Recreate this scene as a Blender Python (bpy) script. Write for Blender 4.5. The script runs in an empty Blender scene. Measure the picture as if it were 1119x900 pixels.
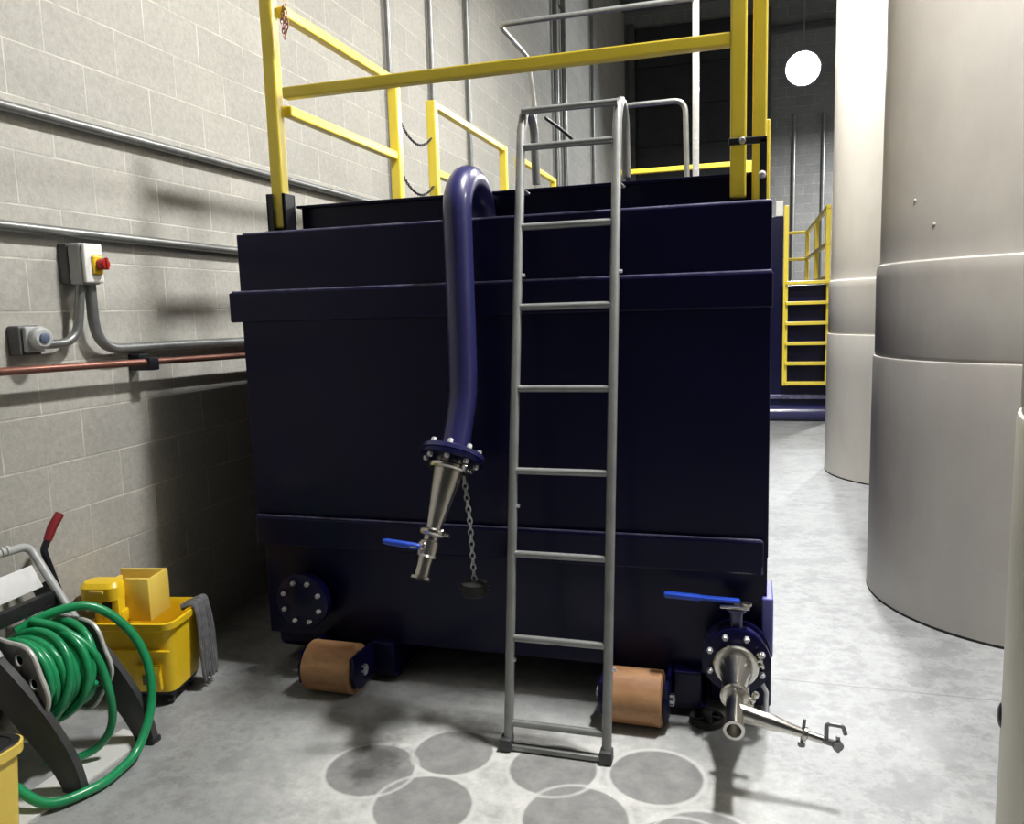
import bpy, bmesh, math, random
from mathutils import Vector, Matrix
random.seed(7)
scene = bpy.context.scene
COL = scene.collection
PI = math.pi
V = Vector

# ------------------------------------------------------------------ materials
def new_mat(name):
    m = bpy.data.materials.new(name); m.use_nodes = True
    nt = m.node_tree
    return m, nt, nt.nodes['Principled BSDF']

def setp(b, **k):
    for key, v in k.items():
        b.inputs[key.replace('_', ' ')].default_value = v

def mixrgb(nt, fac, a, b, mode='MIX'):
    n = nt.nodes.new('ShaderNodeMix'); n.data_type = 'RGBA'; n.blend_type = mode
    for sock, val in ((n.inputs['Factor'], fac), (n.inputs['A'], a), (n.inputs['B'], b)):
        pass
    fi, ai, bi = n.inputs[0], n.inputs[6], n.inputs[7]
    for sock, val in ((fi, fac), (ai, a), (bi, b)):
        if isinstance(val, bpy.types.NodeSocket): nt.links.new(val, sock)
        elif sock is fi: sock.default_value = val
        else: sock.default_value = (*val, 1) if len(val) == 3 else val
    return n.outputs[2]

def ramp(nt, src, p0, p1, c0=(0, 0, 0, 1), c1=(1, 1, 1, 1)):
    r = nt.nodes.new('ShaderNodeValToRGB')
    r.color_ramp.elements[0].position = p0; r.color_ramp.elements[1].position = p1
    r.color_ramp.elements[0].color = c0; r.color_ramp.elements[1].color = c1
    nt.links.new(src, r.inputs[0]); return r.outputs[0]

def math_node(nt, op, a, b=None):
    n = nt.nodes.new('ShaderNodeMath'); n.operation = op
    for i, v in enumerate((a, b)):
        if v is None: continue
        if isinstance(v, bpy.types.NodeSocket): nt.links.new(v, n.inputs[i])
        else: n.inputs[i].default_value = v
    return n.outputs[0]

def position(nt):
    g = nt.nodes.new('ShaderNodeNewGeometry'); return g.outputs['Position']

def noise(nt, scale, detail=4, rough=.55, vec=None, stretch=None):
    n = nt.nodes.new('ShaderNodeTexNoise')
    n.inputs['Scale'].default_value = scale; n.inputs['Detail'].default_value = detail
    n.inputs['Roughness'].default_value = rough
    if vec is None:
        tc = nt.nodes.new('ShaderNodeTexCoord'); vec = tc.outputs['Object']
    if stretch:
        mp = nt.nodes.new('ShaderNodeMapping'); mp.inputs['Scale'].default_value = stretch
        nt.links.new(vec, mp.inputs[0]); vec = mp.outputs[0]
    nt.links.new(vec, n.inputs['Vector'])
    return n.outputs['Fac']

def bump(nt, b, height, strength=.2, dist=.01):
    n = nt.nodes.new('ShaderNodeBump'); n.inputs['Strength'].default_value = strength
    n.inputs['Distance'].default_value = dist
    nt.links.new(height, n.inputs['Height']); nt.links.new(n.outputs[0], b.inputs['Normal'])

def simple(name, c0, c1, rough=.5, metal=0, nscale=8, bstr=0, coat=0, stretch=None, rvar=0):
    m, nt, b = new_mat(name)
    f = noise(nt, nscale, stretch=stretch)
    nt.links.new(mixrgb(nt, ramp(nt, f, .3, .7), c0, c1), b.inputs['Base Color'])
    setp(b, Roughness=rough, Metallic=metal, Coat_Weight=coat)
    if coat: b.inputs['Coat Roughness'].default_value = .15
    if rvar:
        r = nt.nodes.new('ShaderNodeMapRange'); r.inputs['To Min'].default_value = rough - rvar
        r.inputs['To Max'].default_value = rough + rvar
        nt.links.new(f, r.inputs[0]); nt.links.new(r.outputs[0], b.inputs['Roughness'])
    if bstr: bump(nt, b, noise(nt, nscale * 6), bstr)
    return m

def block_mat(name, axis, c1, c2, mortar, zoff=0.0, uoff=0.0):
    m, nt, b = new_mat(name)
    pos = position(nt)
    sep = nt.nodes.new('ShaderNodeSeparateXYZ'); nt.links.new(pos, sep.inputs[0])
    com = nt.nodes.new('ShaderNodeCombineXYZ')
    nt.links.new(math_node(nt, 'ADD', sep.outputs[axis], uoff), com.inputs[0])
    nt.links.new(math_node(nt, 'ADD', sep.outputs[2], zoff), com.inputs[1])
    br = nt.nodes.new('ShaderNodeTexBrick'); nt.links.new(com.outputs[0], br.inputs['Vector'])
    br.inputs['Scale'].default_value = 1
    br.inputs['Brick Width'].default_value = .36; br.inputs['Row Height'].default_value = .192
    br.inputs['Mortar Size'].default_value = .0045; br.inputs['Mortar Smooth'].default_value = .6; br.inputs['Bias'].default_value = .1
    br.inputs['Color1'].default_value = (*c1, 1); br.inputs['Color2'].default_value = (*c2, 1)
    br.inputs['Mortar'].default_value = (*mortar, 1); br.offset = .5
    n1 = noise(nt, 1.6, 5, .6, pos); n2 = noise(nt, 45, 4, .7, pos); n3 = noise(nt, 7, 4, .6, pos, (1, .35, 1))
    c = mixrgb(nt, math_node(nt, 'MULTIPLY', ramp(nt, n1, .35, .75), .4), br.outputs['Color'], (.40, .385, .345))
    c = mixrgb(nt, math_node(nt, 'MULTIPLY', ramp(nt, n3, .35, .8), .35), c, tuple(x * .78 for x in c1))
    c = mixrgb(nt, .12, c, ramp(nt, n2, .3, .7), 'OVERLAY')
    n4 = noise(nt, 6, 3, .6, pos)
    c = mixrgb(nt, math_node(nt, 'MULTIPLY', math_node(nt, 'MULTIPLY', br.outputs['Fac'], ramp(nt, n4, .42, .62)), .6), c, (.70, .68, .62))
    nt.links.new(c, b.inputs['Base Color']); setp(b, Roughness=.92)
    h = math_node(nt, 'SUBTRACT', n2, math_node(nt, 'MULTIPLY', br.outputs['Fac'], .9))
    bump(nt, b, h, .35, .006)
    return m

RINGS = [(-1.189, 2.214, .150), (-.955, 2.375, .138), (-.600, 2.358, .146), (-.269, 2.396, .150),
         (-.944, 2.075, .155), (-.477, 2.125, .160), (-.10, 2.10, .150), (-.16, 2.05, .15), (-1.25, 2.50, .15)]
def floor_mat():
    m, nt, b = new_mat('polished_concrete')
    pos = position(nt)
    big = noise(nt, 1.0, 6, .66, pos); mid = noise(nt, 4.2, 10, .72, pos); fine = noise(nt, 26, 8, .75, pos)
    c = mixrgb(nt, ramp(nt, big, .35, .65), (.205, .21, .213), (.285, .293, .298))
    c = mixrgb(nt, math_node(nt, 'MULTIPLY', ramp(nt, mid, .45, .62), .7), c, (.35, .36, .365))
    vein = noise(nt, 2.6, 12, .76, pos)
    vv_ = math_node(nt, 'SUBTRACT', 1.0, math_node(nt, 'MULTIPLY', math_node(nt, 'ABSOLUTE', math_node(nt, 'SUBTRACT', vein, .5)), 16.0))
    c = mixrgb(nt, math_node(nt, 'MULTIPLY', math_node(nt, 'MAXIMUM', vv_, 0.0), .5), c, (.41, .42, .423))
    c = mixrgb(nt, math_node(nt, 'MULTIPLY', ramp(nt, fine, .5, .72), .5), c, (.20, .205, .205))
    # dusty white powder spilled in front of the tank
    dv = nt.nodes.new('ShaderNodeVectorMath'); dv.operation = 'MULTIPLY'
    dv.inputs[1].default_value = (.62, 1, 0); nt.links.new(pos, dv.inputs[0])
    dd = nt.nodes.new('ShaderNodeVectorMath'); dd.operation = 'DISTANCE'
    nt.links.new(dv.outputs[0], dd.inputs[0]); dd.inputs[1].default_value = (-.70 * .62, 2.18, 0)
    edge = math_node(nt, 'ADD', dd.outputs['Value'], math_node(nt, 'MULTIPLY', math_node(nt, 'SUBTRACT', mid, .5), .7))
    dust = ramp(nt, edge, .28, .64, (1, 1, 1, 1), (0, 0, 0, 1))
    dust = math_node(nt, 'MULTIPLY', dust, ramp(nt, noise(nt, 9, 6, .7, pos), .22, .62))
    c = mixrgb(nt, math_node(nt, 'MULTIPLY', dust, .95), c, (.74, .74, .71))
    # prints left by round pails
    tot = None; rim = None
    for (x, y, r) in RINGS[:8]:
        d = nt.nodes.new('ShaderNodeVectorMath'); d.operation = 'DISTANCE'
        nt.links.new(pos, d.inputs[0]); d.inputs[1].default_value = (x, y, 0)
        dv_ = math_node(nt, 'SUBTRACT', d.outputs['Value'], r)
        ins = ramp(nt, math_node(nt, 'ADD', dv_, .5), .492, .500, (1, 1, 1, 1), (0, 0, 0, 1))
        rm = math_node(nt, 'SUBTRACT', 1.0, math_node(nt, 'MULTIPLY', math_node(nt, 'ABSOLUTE', math_node(nt, 'SUBTRACT', dv_, .006)), 90.0))
        rm = math_node(nt, 'MAXIMUM', rm, 0.0)
        tot = ins if tot is None else math_node(nt, 'MAXIMUM', tot, ins)
        rim = rm if rim is None else math_node(nt, 'MAXIMUM', rim, rm)
    inner = mixrgb(nt, ramp(nt, noise(nt, 12, 5, .7, pos), .35, .7), (.17, .172, .17), (.30, .30, .295))
    c = mixrgb(nt, math_node(nt, 'MULTIPLY', tot, .85), c, inner)
    c = mixrgb(nt, math_node(nt, 'MULTIPLY', rim, math_node(nt, 'MULTIPLY', ramp(nt, mid, .3, .5), .8)), c, (.66, .66, .64))
    # dark stain and painted-in valve shadow under the left valve
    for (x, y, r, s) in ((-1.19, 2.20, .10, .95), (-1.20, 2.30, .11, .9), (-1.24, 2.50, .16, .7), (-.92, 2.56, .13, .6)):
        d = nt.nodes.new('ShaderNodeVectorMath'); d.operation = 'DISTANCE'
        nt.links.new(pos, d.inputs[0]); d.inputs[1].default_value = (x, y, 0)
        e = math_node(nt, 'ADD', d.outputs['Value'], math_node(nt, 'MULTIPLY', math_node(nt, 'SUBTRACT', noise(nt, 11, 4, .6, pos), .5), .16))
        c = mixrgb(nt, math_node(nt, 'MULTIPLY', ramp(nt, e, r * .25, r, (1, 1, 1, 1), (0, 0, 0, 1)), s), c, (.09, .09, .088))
    # sawn control joints
    sep = nt.nodes.new('ShaderNodeSeparateXYZ'); nt.links.new(pos, sep.inputs[0])
    for off in (3.18, 8.2, -2.0):
        a = math_node(nt, 'ABSOLUTE', math_node(nt, 'SUBTRACT', sep.outputs[1], off))
        j = ramp(nt, a, .002, .007, (1, 1, 1, 1), (0, 0, 0, 1))
        c = mixrgb(nt, math_node(nt, 'MULTIPLY', j, .6), c, (.16, .16, .16))
    nt.links.new(c, b.inputs['Base Color'])
    rr = ramp(nt, mid, .3, .7, (.38, .38, .38, 1), (.62, .62, .62, 1))
    nt.links.new(rr, b.inputs['Roughness'])
    bump(nt, b, fine, .06, .004)
    return m

M = {}
M['wall'] = block_mat('grey_concrete_block', 1, (.385, .375, .345), (.455, .44, .40), (.52, .505, .455), -.010, .03)
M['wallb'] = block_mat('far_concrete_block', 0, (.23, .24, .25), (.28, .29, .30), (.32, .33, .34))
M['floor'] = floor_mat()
M['ceil'] = simple('dark_roof_deck', (.10, .105, .11), (.14, .145, .15), .8, 0, 3)
M['door'] = simple('charcoal_door_panel', (.022, .024, .028), (.035, .037, .042), .55, 0, 2)
M['doorframe'] = simple('dull_steel_frame', (.10, .105, .11), (.15, .155, .16), .5, .3, 5)
M['navy'] = simple('navy_gloss_paint', (.0022, .0022, .026), (.0032, .0032, .035), .34, 0, 3, .03, .12)
M['navy'].node_tree.nodes['Principled BSDF'].inputs['Specular IOR Level'].default_value = .20
M['navypipe'] = simple('navy_pipe_paint', (.020, .020, .095), (.028, .028, .125), .33, 0, 5, .02, .6)
M['navylit'] = simple('navy_lit_tone', (.11, .11, .40), (.15, .15, .48), .4, 0, 5)  # brighter blue paints in the light caught by the corner plate
M['weld'] = simple('scuffed_navy_edge', (.05, .05, .12), (.16, .16, .26), .38, .1, 20)
M['yellow'] = simple('safety_yellow_paint', (.80, .62, .045), (.86, .68, .07), .38, 0, 6, .02, .3)
M['yplast'] = simple('yellow_plastic', (.82, .54, .015), (.88, .60, .02), .36, 0, 5, .02)
M['ypale'] = simple('pale_yellow_plastic', (.82, .60, .10), (.88, .66, .14), .42, 0, 5)
M['ydark'] = simple('dirty_yellow_plastic', (.14, .09, .012), (.20, .13, .015), .5, 0, 14)
M['ladder'] = simple('grey_painted_steel', (.23, .235, .235), (.30, .305, .30), .38, .35, 14, .02, .1)
M['galv'] = simple('galvanised_steel', (.36, .37, .37), (.46, .47, .47), .36, .7, 25)
M['galvpaint'] = simple('grey_conduit_steel', (.20, .205, .20), (.26, .265, .26), .36, .55, 14)
M['steel'] = simple('stainless_steel', (.58, .56, .52), (.68, .66, .62), .24, 1, 20, 0, 0, None, .06)
M['bolt'] = simple('zinc_bolt', (.52, .52, .55), (.62, .62, .66), .35, .6, 30)
M['black'] = simple('black_plastic', (.012, .012, .013), (.022, .022, .024), .45, 0, 9, .03)
M['blackmetal'] = simple('black_painted_steel', (.012, .013, .018), (.02, .021, .028), .4, .2, 9)
M['darkgrey'] = simple('charcoal_plastic', (.035, .036, .038), (.055, .056, .058), .5, 0, 10, .04)
M['rubber'] = simple('black_rubber', (.010, .010, .010), (.02, .02, .02), .75, 0, 12, .06)
M['copper'] = simple('copper_pipe', (.40, .20, .155), (.27, .115, .085), .38, .7, 9, 0, 0, (1, .2, 1))
M['whitebox'] = simple('white_enamel', (.74, .74, .72), (.80, .80, .78), .4, 0, 6)
M['greybox'] = simple('light_grey_box', (.36, .37, .37), (.42, .43, .43), .45, 0, 8)
M['darkbox'] = simple('dark_grey_back', (.06, .062, .065), (.085, .087, .09), .5, 0, 8)
M['red'] = simple('red_knob_plastic', (.38, .012, .010), (.45, .02, .015), .35, 0, 8)
M['redgrip'] = simple('dark_red_rubber', (.20, .012, .015), (.27, .02, .022), .5, 0, 12)
M['green'] = simple('green_rubber_hose', (.010, .24, .085), (.016, .31, .115), .33, 0, 9, .02, .2)
M['bluevinyl'] = simple('blue_vinyl_grip', (.015, .055, .42), (.02, .075, .52), .35, 0, 8, 0, .3)
M['reelgrey'] = simple('grey_reel_metal', (.20, .20, .19), (.27, .27, .26), .42, .35, 10)
M['reelrim'] = simple('pale_reel_rim', (.50, .50, .48), (.60, .60, .57), .4, .2, 10)
M['handle'] = simple('light_grey_tube', (.46, .47, .47), (.54, .55, .55), .4, .2, 9)
M['label'] = simple('white_label_plate', (.78, .78, .78), (.70, .70, .70), .5, 0, 30)
M['board'] = simple('white_plastic_board', (.62, .62, .60), (.70, .70, .68), .5, 0, 7)
M['mop'] = simple('grey_cotton_strands', (.10, .10, .105), (.18, .18, .19), .95, 0, 40, .3)
M['cloth'] = simple('pale_pink_cloth', (.66, .56, .52), (.74, .66, .62), .9, 0, 12, .1)

def roller_mat():
    m, nt, b = new_mat('rusty_brown_roller')
    f = noise(nt, 9, 6, .65, None, (.35, 1.4, 1.4)); g = noise(nt, 30, 4, .6)
    c = mixrgb(nt, ramp(nt, f, .32, .68), (.26, .115, .045), (.46, .26, .125))
    c = mixrgb(nt, math_node(nt, 'MULTIPLY', ramp(nt, g, .5, .75), .35), c, (.20, .10, .05))
    nt.links.new(c, b.inputs['Base Color']); setp(b, Roughness=.6); bump(nt, b, g, .12, .004)
    return m
M['roller'] = roller_mat()

def vessel_mat(name, c0, c1, c2):
    m, nt, b = new_mat(name)
    pos = position(nt)
    a = noise(nt, 1.4, 5, .6, pos); d = noise(nt, 5, 5, .65, pos, (1, 1, .5)); s = noise(nt, 14, 3, .6, pos, (1, 1, .12))
    c = mixrgb(nt, ramp(nt, a, .35, .68), c0, c1)
    c = mixrgb(nt, math_node(nt, 'MULTIPLY', ramp(nt, d, .45, .75), .5), c, c2)
    c = mixrgb(nt, math_node(nt, 'MULTIPLY', ramp(nt, s, .55, .8), .18), c, tuple(x * .8 for x in c0))
    nt.links.new(c, b.inputs['Base Color']); setp(b, Roughness=.48, Metallic=.05)
    bump(nt, b, a, .12, .03)
    return m
M['vessel'] = vessel_mat('dull_grey_tank_shell', (.385, .36, .34), (.44, .42, .395), (.49, .47, .43))
M['vesselpale'] = vessel_mat('cream_tank_shell', (.78, .74, .66), (.82, .79, .72), (.72, .67, .59))
M['vesselcream'] = vessel_mat('tan_tank_shell', (.56, .53, .44), (.62, .59, .50), (.52, .49, .40))

def emit_mat(name, col, s):
    m, nt, b = new_mat(name)
    f = noise(nt, 6)
    setp(b, Emission_Strength=s); b.inputs['Base Color'].default_value = (*col, 1)
    nt.links.new(mixrgb(nt, ramp(nt, f, .2, .8), col, tuple(min(1, x * 1.02) for x in col)), b.inputs['Emission Color'])
    return m
M['lens'] = emit_mat('glowing_lamp_lens', (.92, .97, 1.0), 30)

# ------------------------------------------------------------------ mesh helpers
def wloc(p):
    return V(p.location) if p is not None and p.parent is None else (wloc(p.parent) + V(p.location) if p is not None else V((0, 0, 0)))

def obj(name, bm, mat, parent=None, smooth=True, label=None, bevel=0):
    me = bpy.data.meshes.new(name)
    off = wloc(parent)
    if off.length: bmesh.ops.translate(bm, verts=bm.verts, vec=-off)
    bmesh.ops.recalc_face_normals(bm, faces=bm.faces)
    for f in bm.faces: f.smooth = smooth
    if smooth:
        for e in bm.edges:
            if len(e.link_faces) == 2 and e.calc_face_angle(0) > math.radians(38): e.smooth = False
    bm.to_mesh(me); bm.free()
    o = bpy.data.objects.new(name, me); COL.objects.link(o)
    if mat is not None: me.materials.append(mat)
    if parent is not None: o.parent = parent
    if label: o['label'] = label
    return o

def tag(o, label, cat, group=None):
    o['label'] = label; o['category'] = cat
    if group: o['group'] = group
    return o

def thing(name, label, cat, loc=(0, 0, 0), group=None):
    o = bpy.data.objects.new(name, None); COL.objects.link(o)
    o.empty_display_size = .1; o.location = loc
    return tag(o, label, cat, group)

def struct(name, bm, mat, parent=None, smooth=False):
    o = obj(name, bm, mat, parent, smooth)
    if parent is None: o['kind'] = 'structure'
    return o

def B(): return bmesh.new()

def box(bm, x0, x1, y0, y1, z0, z1, bev=0, seg=2, mat=None):
    t = bmesh.new()
    bmesh.ops.create_cube(t, size=1)
    bmesh.ops.scale(t, vec=(x1 - x0, y1 - y0, z1 - z0), verts=t.verts)
    if bev: bmesh.ops.bevel(t, geom=list(t.edges), offset=bev, segments=seg, affect='EDGES', profile=.5)
    bmesh.ops.translate(t, vec=((x0 + x1) / 2, (y0 + y1) / 2, (z0 + z1) / 2), verts=t.verts)
    if mat is not None: bmesh.ops.transform(t, matrix=mat, verts=t.verts)
    merge(bm, t); return bm

def merge(bm, t):
    me = bpy.data.meshes.new('tmp'); t.to_mesh(me); t.free(); bm.from_mesh(me); bpy.data.meshes.remove(me)

def frame_of(d, up=V((0, 0, 1))):
    d = d.normalized()
    if abs(d.dot(up)) > .97: up = V((0, 1, 0)) if abs(d.y) < .9 else V((1, 0, 0))
    a = d.cross(up).normalized(); b = a.cross(d).normalized()
    return a, b

def bar(bm, p, q, w, h=None, bev=.006, up=V((0, 0, 1))):
    p, q = V(p), V(q); h = h or w
    a, b = frame_of(q - p, up); L = (q - p).length
    m = Matrix((a, (q - p).normalized(), b)).transposed().to_4x4(); m.translation = (p + q) / 2
    return box(bm, -w / 2, w / 2, -L / 2, L / 2, -h / 2, h / 2, bev, 2, m)

def tube(bm, pts, r, seg=12, caps=True, closed=False):
    pts = [V(p) for p in pts]; n = len(pts)
    rs = r if isinstance(r, (list, tuple)) else [r] * n
    rings = []; a = None
    for i, p in enumerate(pts):
        if closed: d = (pts[(i + 1) % n] - pts[i - 1])
        else: d = (pts[min(i + 1, n - 1)] - pts[max(i - 1, 0)])
        d = d.normalized()
        if a is None: a, b = frame_of(d)
        else:
            a = (a - d * a.dot(d)).normalized(); b = a.cross(d).normalized()
        rings.append([bm.verts.new(p + (a * math.cos(2 * PI * k / seg) + b * math.sin(2 * PI * k / seg)) * rs[i]) for k in range(seg)])
    for i in range(n if closed else n - 1):
        r0, r1 = rings[i], rings[(i + 1) % n]
        for k in range(seg):
            bm.faces.new((r0[k], r0[(k + 1) % seg], r1[(k + 1) % seg], r1[k]))
    if caps and not closed:
        bm.faces.new(rings[0][::-1]); bm.faces.new(rings[-1])
    return bm

def fillet(pts, r, n=7):
    pts = [V(p) for p in pts]; out = [pts[0]]
    for i in range(1, len(pts) - 1):
        p, a, b = pts[i], pts[i - 1], pts[i + 1]
        rr = r[i - 1] if isinstance(r, (list, tuple)) else r
        u = (a - p).normalized(); w = (b - p).normalized()
        ang = u.angle(w); t = min(rr / math.tan(ang / 2), (a - p).length * .49, (b - p).length * .49)
        s, e = p + u * t, p + w * t
        for k in range(n + 1):
            f = k / n
            out.append(s.lerp(p, f).lerp(p.lerp(e, f), f))
    out.append(pts[-1]); return out

def spline(pts, n=8, closed=False):
    pts = [V(p) for p in pts]; N = len(pts); out = []
    rng = range(N) if closed else range(N - 1)
    for i in rng:
        g = (lambda k: pts[k % N]) if closed else (lambda k: pts[max(0, min(N - 1, k))])
        p0, p1, p2, p3 = g(i - 1), g(i), g(i + 1), g(i + 2)
        for k in range(n):
            t = k / n
            out.append(.5 * ((2 * p1) + (p2 - p0) * t + (2 * p0 - 5 * p1 + 4 * p2 - p3) * t * t + (3 * p1 - p0 - 3 * p2 + p3) * t ** 3))
    if not closed: out.append(pts[-1])
    return out

def lathe(bm, prof, origin, axis, seg=32, cap0=True, cap1=True):
    """prof: list of (distance along axis, radius)"""
    origin = V(origin); axis = V(axis).normalized(); a, b = frame_of(axis); rings = []
    for (t, r) in prof:
        rings.append([bm.verts.new(origin + axis * t + (a * math.cos(2 * PI * k / seg) + b * math.sin(2 * PI * k / seg)) * max(r, 1e-4)) for k in range(seg)])
    for r0, r1 in zip(rings, rings[1:]):
        for k in range(seg):
            bm.faces.new((r0[k], r0[(k + 1) % seg], r1[(k + 1) % seg], r1[k]))
    if cap0: bm.faces.new(rings[0][::-1])
    if cap1: bm.faces.new(rings[-1])
    return bm

def chain_mesh(bm, pts, link=.030, wire=.0035, wid=.010):
    """links threaded along a path"""
    pts = [V(p) for p in pts]; segs = []; L = 0
    for a, b in zip(pts, pts[1:]): segs.append((L, (b - a).length, a, b)); L += (b - a).length
    n = max(2, int(L / (link * .74)))
    for i in range(n):
        s = L * (i + .5) / n
        for (s0, l, a, b) in segs:
            if s0 <= s <= s0 + l + 1e-6: break
        c = a.lerp(b, (s - s0) / l); d = (b - a).normalized(); u, w = frame_of(d)
        side = u if i % 2 else w
        path = []
        for k in range(12):
            t = 2 * PI * k / 12
            path.append(c + d * math.cos(t) * link / 2 + side * math.sin(t) * wid)
        tube(bm, path, wire, 6, closed=True)
    return bm

def sag(p, q, drop, n=14):
    p, q = V(p), V(q)
    return [p.lerp(q, i / n) - V((0, 0, drop * 4 * (i / n) * (1 - i / n))) for i in range(n + 1)]

def ribbon(bm, pts, widths, thick):
    pts = [V(p) for p in pts]; Yv = V((0, 1, 0)); rings = []
    for i, p in enumerate(pts):
        d = (pts[min(i + 1, len(pts) - 1)] - pts[max(i - 1, 0)]).normalized()
        sd_ = d.cross(Yv).normalized() * widths[i] / 2; t = Yv * thick / 2; c = .16
        rings.append([bm.verts.new(p + sd_ * a + t * b) for a, b in ((1 - c, 1), (1, 1 - c), (1, -1 + c), (1 - c, -1), (-1 + c, -1), (-1, -1 + c), (-1, 1 - c), (-1 + c, 1))])
    for r0, r1 in zip(rings, rings[1:]):
        for k in range(8): bm.faces.new((r0[k], r0[(k + 1) % 8], r1[(k + 1) % 8], r1[k]))
    bm.faces.new(rings[0][::-1]); bm.faces.new(rings[-1])
    return bm

def rot_about(axis, ang, c):
    return Matrix.Translation(V(c)) @ Matrix.Rotation(ang, 4, axis) @ Matrix.Translation(-V(c))

# ------------------------------------------------------------------ the room
XW = -2.52; XR = 6.5; YB = 17.5; YF0 = -7.0; ZC = 7.6
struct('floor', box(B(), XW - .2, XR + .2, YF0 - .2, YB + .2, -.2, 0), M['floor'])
struct('wall_left', box(B(), XW - .2, XW, YF0 - .2, YB + .2, 0, ZC), M['wall'])
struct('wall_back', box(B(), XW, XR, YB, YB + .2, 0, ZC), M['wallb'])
struct('wall_right', box(B(), XR, XR + .2, YF0 - .2, YB + .2, 0, ZC), M['wall'])
struct('wall_front', box(B(), XW, XR, YF0 - .2, YF0, 0, ZC), M['wallb'])
cb = box(B(), XW - .2, XR + .2, YF0 - .2, YB + .2, ZC, ZC + .2)
for k in range(26):   # ribs of the roof deck
    y = YF0 + .3 + k * .95
    box(cb, XW, XR, y, y + .14, ZC - .12, ZC)
struct('ceiling', cb, M['ceil'])
# sectional overhead door in the dark far corner
d1 = box(B(), -2.30, .28, YB - .06, YB, 0, 7.2)
door = struct('door_1', d1, M['door'])
for k in range(9):
    z = .02 + k * .80
    struct('door_panel', box(B(), -2.26, .24, YB - .09, YB - .058, z, z + .785, .012), M['door'], door)
struct('trim_1', box(B(), .28, .42, YB - .10, YB, 0, 7.3, .01), M['doorframe'])
struct('trim_2', box(B(), .42, 4.5, YB - .10, YB, 6.80, 6.92, .01), M['doorframe'])
struct('trim_3', box(B(), -2.44, -2.30, YB - .10, YB, 0, 7.3, .01), M['doorframe'])
for (x, lab) in ((.885, 'grey conduit on far wall below the bright lamp'), (1.44, 'grey conduit on far wall close beside the cream tank')):
    t = thing('wall_conduit', lab, 'conduit', (x, YB - .05, 0))
    obj('pipe', tube(B(), [(x, YB - .045, .3), (x, YB - .045, 5.2)], .035), M['galv'], t)
    for z in (1.0,): obj('strap', box(B(), x - .07, x + .07, YB - .1, YB, z, z + .04, .004), M['galv'], t)

# ------------------------------------------------------------------ lamps
def lamp(x, y, z, lab, r=.24):
    t = thing('high_bay_lamp', lab, 'lamp', (x, y, z), 'round high bay lamps')
    obj('housing', lathe(B(), [(.03, r * .72), (.0, r), (.02, r * 1.04), (.10, r * .95), (.16, r * .5), (.26, r * .42), (.28, .05)], (x, y, z), (0, 0, 1), 32, False), M['darkgrey'], t)
    obj('lens', lathe(B(), [(-.015, .02), (-.012, r * .5), (.0, r * .92), (.02, r * .96)], (x, y, z), (0, 0, 1), 32), M['lens'], t)
    obj('hanger_rod', tube(B(), [(x, y, z + .27), (x, y, ZC)], .012, 8), M['blackmetal'], t)
    return t
def area(x, y, z, power, size, spread=170, col=(1, .97, .92)):
    l = bpy.data.lights.new('lamp_light', 'AREA'); l.shape = 'DISK'; l.size = size
    l.energy = power; l.color = col; l.spread = math.radians(spread)
    o = bpy.data.objects.new('lamp_light', l); COL.objects.link(o); o.location = (x, y, z)
    return o
def strip_lamp(x, y, z, lab, L=.50):
    t = thing('strip_lamp', lab, 'lamp', (x, y, z), 'long high bay lamps overhead')
    obj('housing', box(B(), x - .17, x + .17, y - L / 2 - .05, y + L / 2 + .05, z + .012, z + .09, .015), M['greybox'], t)
    obj('diffuser', box(B(), x - .14, x + .14, y - L / 2, y + L / 2, z - .004, z + .016, .003), M['lens'], t)
    for s in (-1, 1): obj('hanger_rod', tube(B(), [(x, y + s * L * .4, z + .08), (x, y + s * L * .4, ZC)], .006, 8), M['blackmetal'], t)
def flood(c, n, r, lab):
    c = V(c); n = V(n).normalized()
    t = thing('flood_lamp', lab, 'lamp', tuple(c))
    obj('housing', lathe(B(), [(-.16, r * .35), (-.14, r * .55), (-.06, r * .95), (.0, r * 1.05), (.015, r * 1.03), (.015, r * .97)], c, n, 40, True, False), M['greybox'], t)
    obj('lens', lathe(B(), [(.0, r * .97), (.03, r * .85), (.045, r * .4)], c, n, 40), M['lens'], t)
    obj('hanger_rod', tube(B(), [tuple(c - n * .12), (c.x - n.x * .12, c.y - n.y * .12, ZC)], .012, 8), M['galv'], t)
flood((.84, 14.3, 5.25), (-.12, -.80, -.42), .27, 'bright round flood lamp glowing by the far wall')
for (x, y, lab) in ((.55, 2.95, 'long high bay lamp hanging above the ladder'), (.55, 6.7, 'long high bay lamp hanging above the rear of the navy tank'),
                    (2.75, 14.6, 'unseen added fill lamp at the far end behind the cream tank'), (4.6, 3.0, 'long high bay lamp beyond the cylindrical tanks')):  # the one behind the cream tank is added to brighten the back wall
    strip_lamp(x, y, 5.03, lab)
def area(x, y, z, power, sx, sy, col=(1, .985, .955), d=None, spread=175):
    l = bpy.data.lights.new('lamp_light', 'AREA'); l.shape = 'RECTANGLE'; l.size = sx; l.size_y = sy
    l.energy = power; l.color = col; l.spread = math.radians(spread)
    o = bpy.data.objects.new('lamp_light', l); COL.objects.link(o); o.location = (x, y, z)
    if d: o.rotation_euler = V(d).to_track_quat('-Z', 'Y').to_euler()
    return o
area(.55, 2.95, 5.02, 290, .28, .50)
area(.55, 6.7, 5.02, 270, .28, .50)
area(2.75, 14.6, 5.02, 420, .28, .50)  # light of the added far lamp, spills onto the back wall
area(4.6, 3.0, 5.02, 110, .28, .50)
area(.833, 14.25, 5.225, 150, .45, .45, (.90, .95, 1), (-.12, -.80, -.42))

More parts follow.
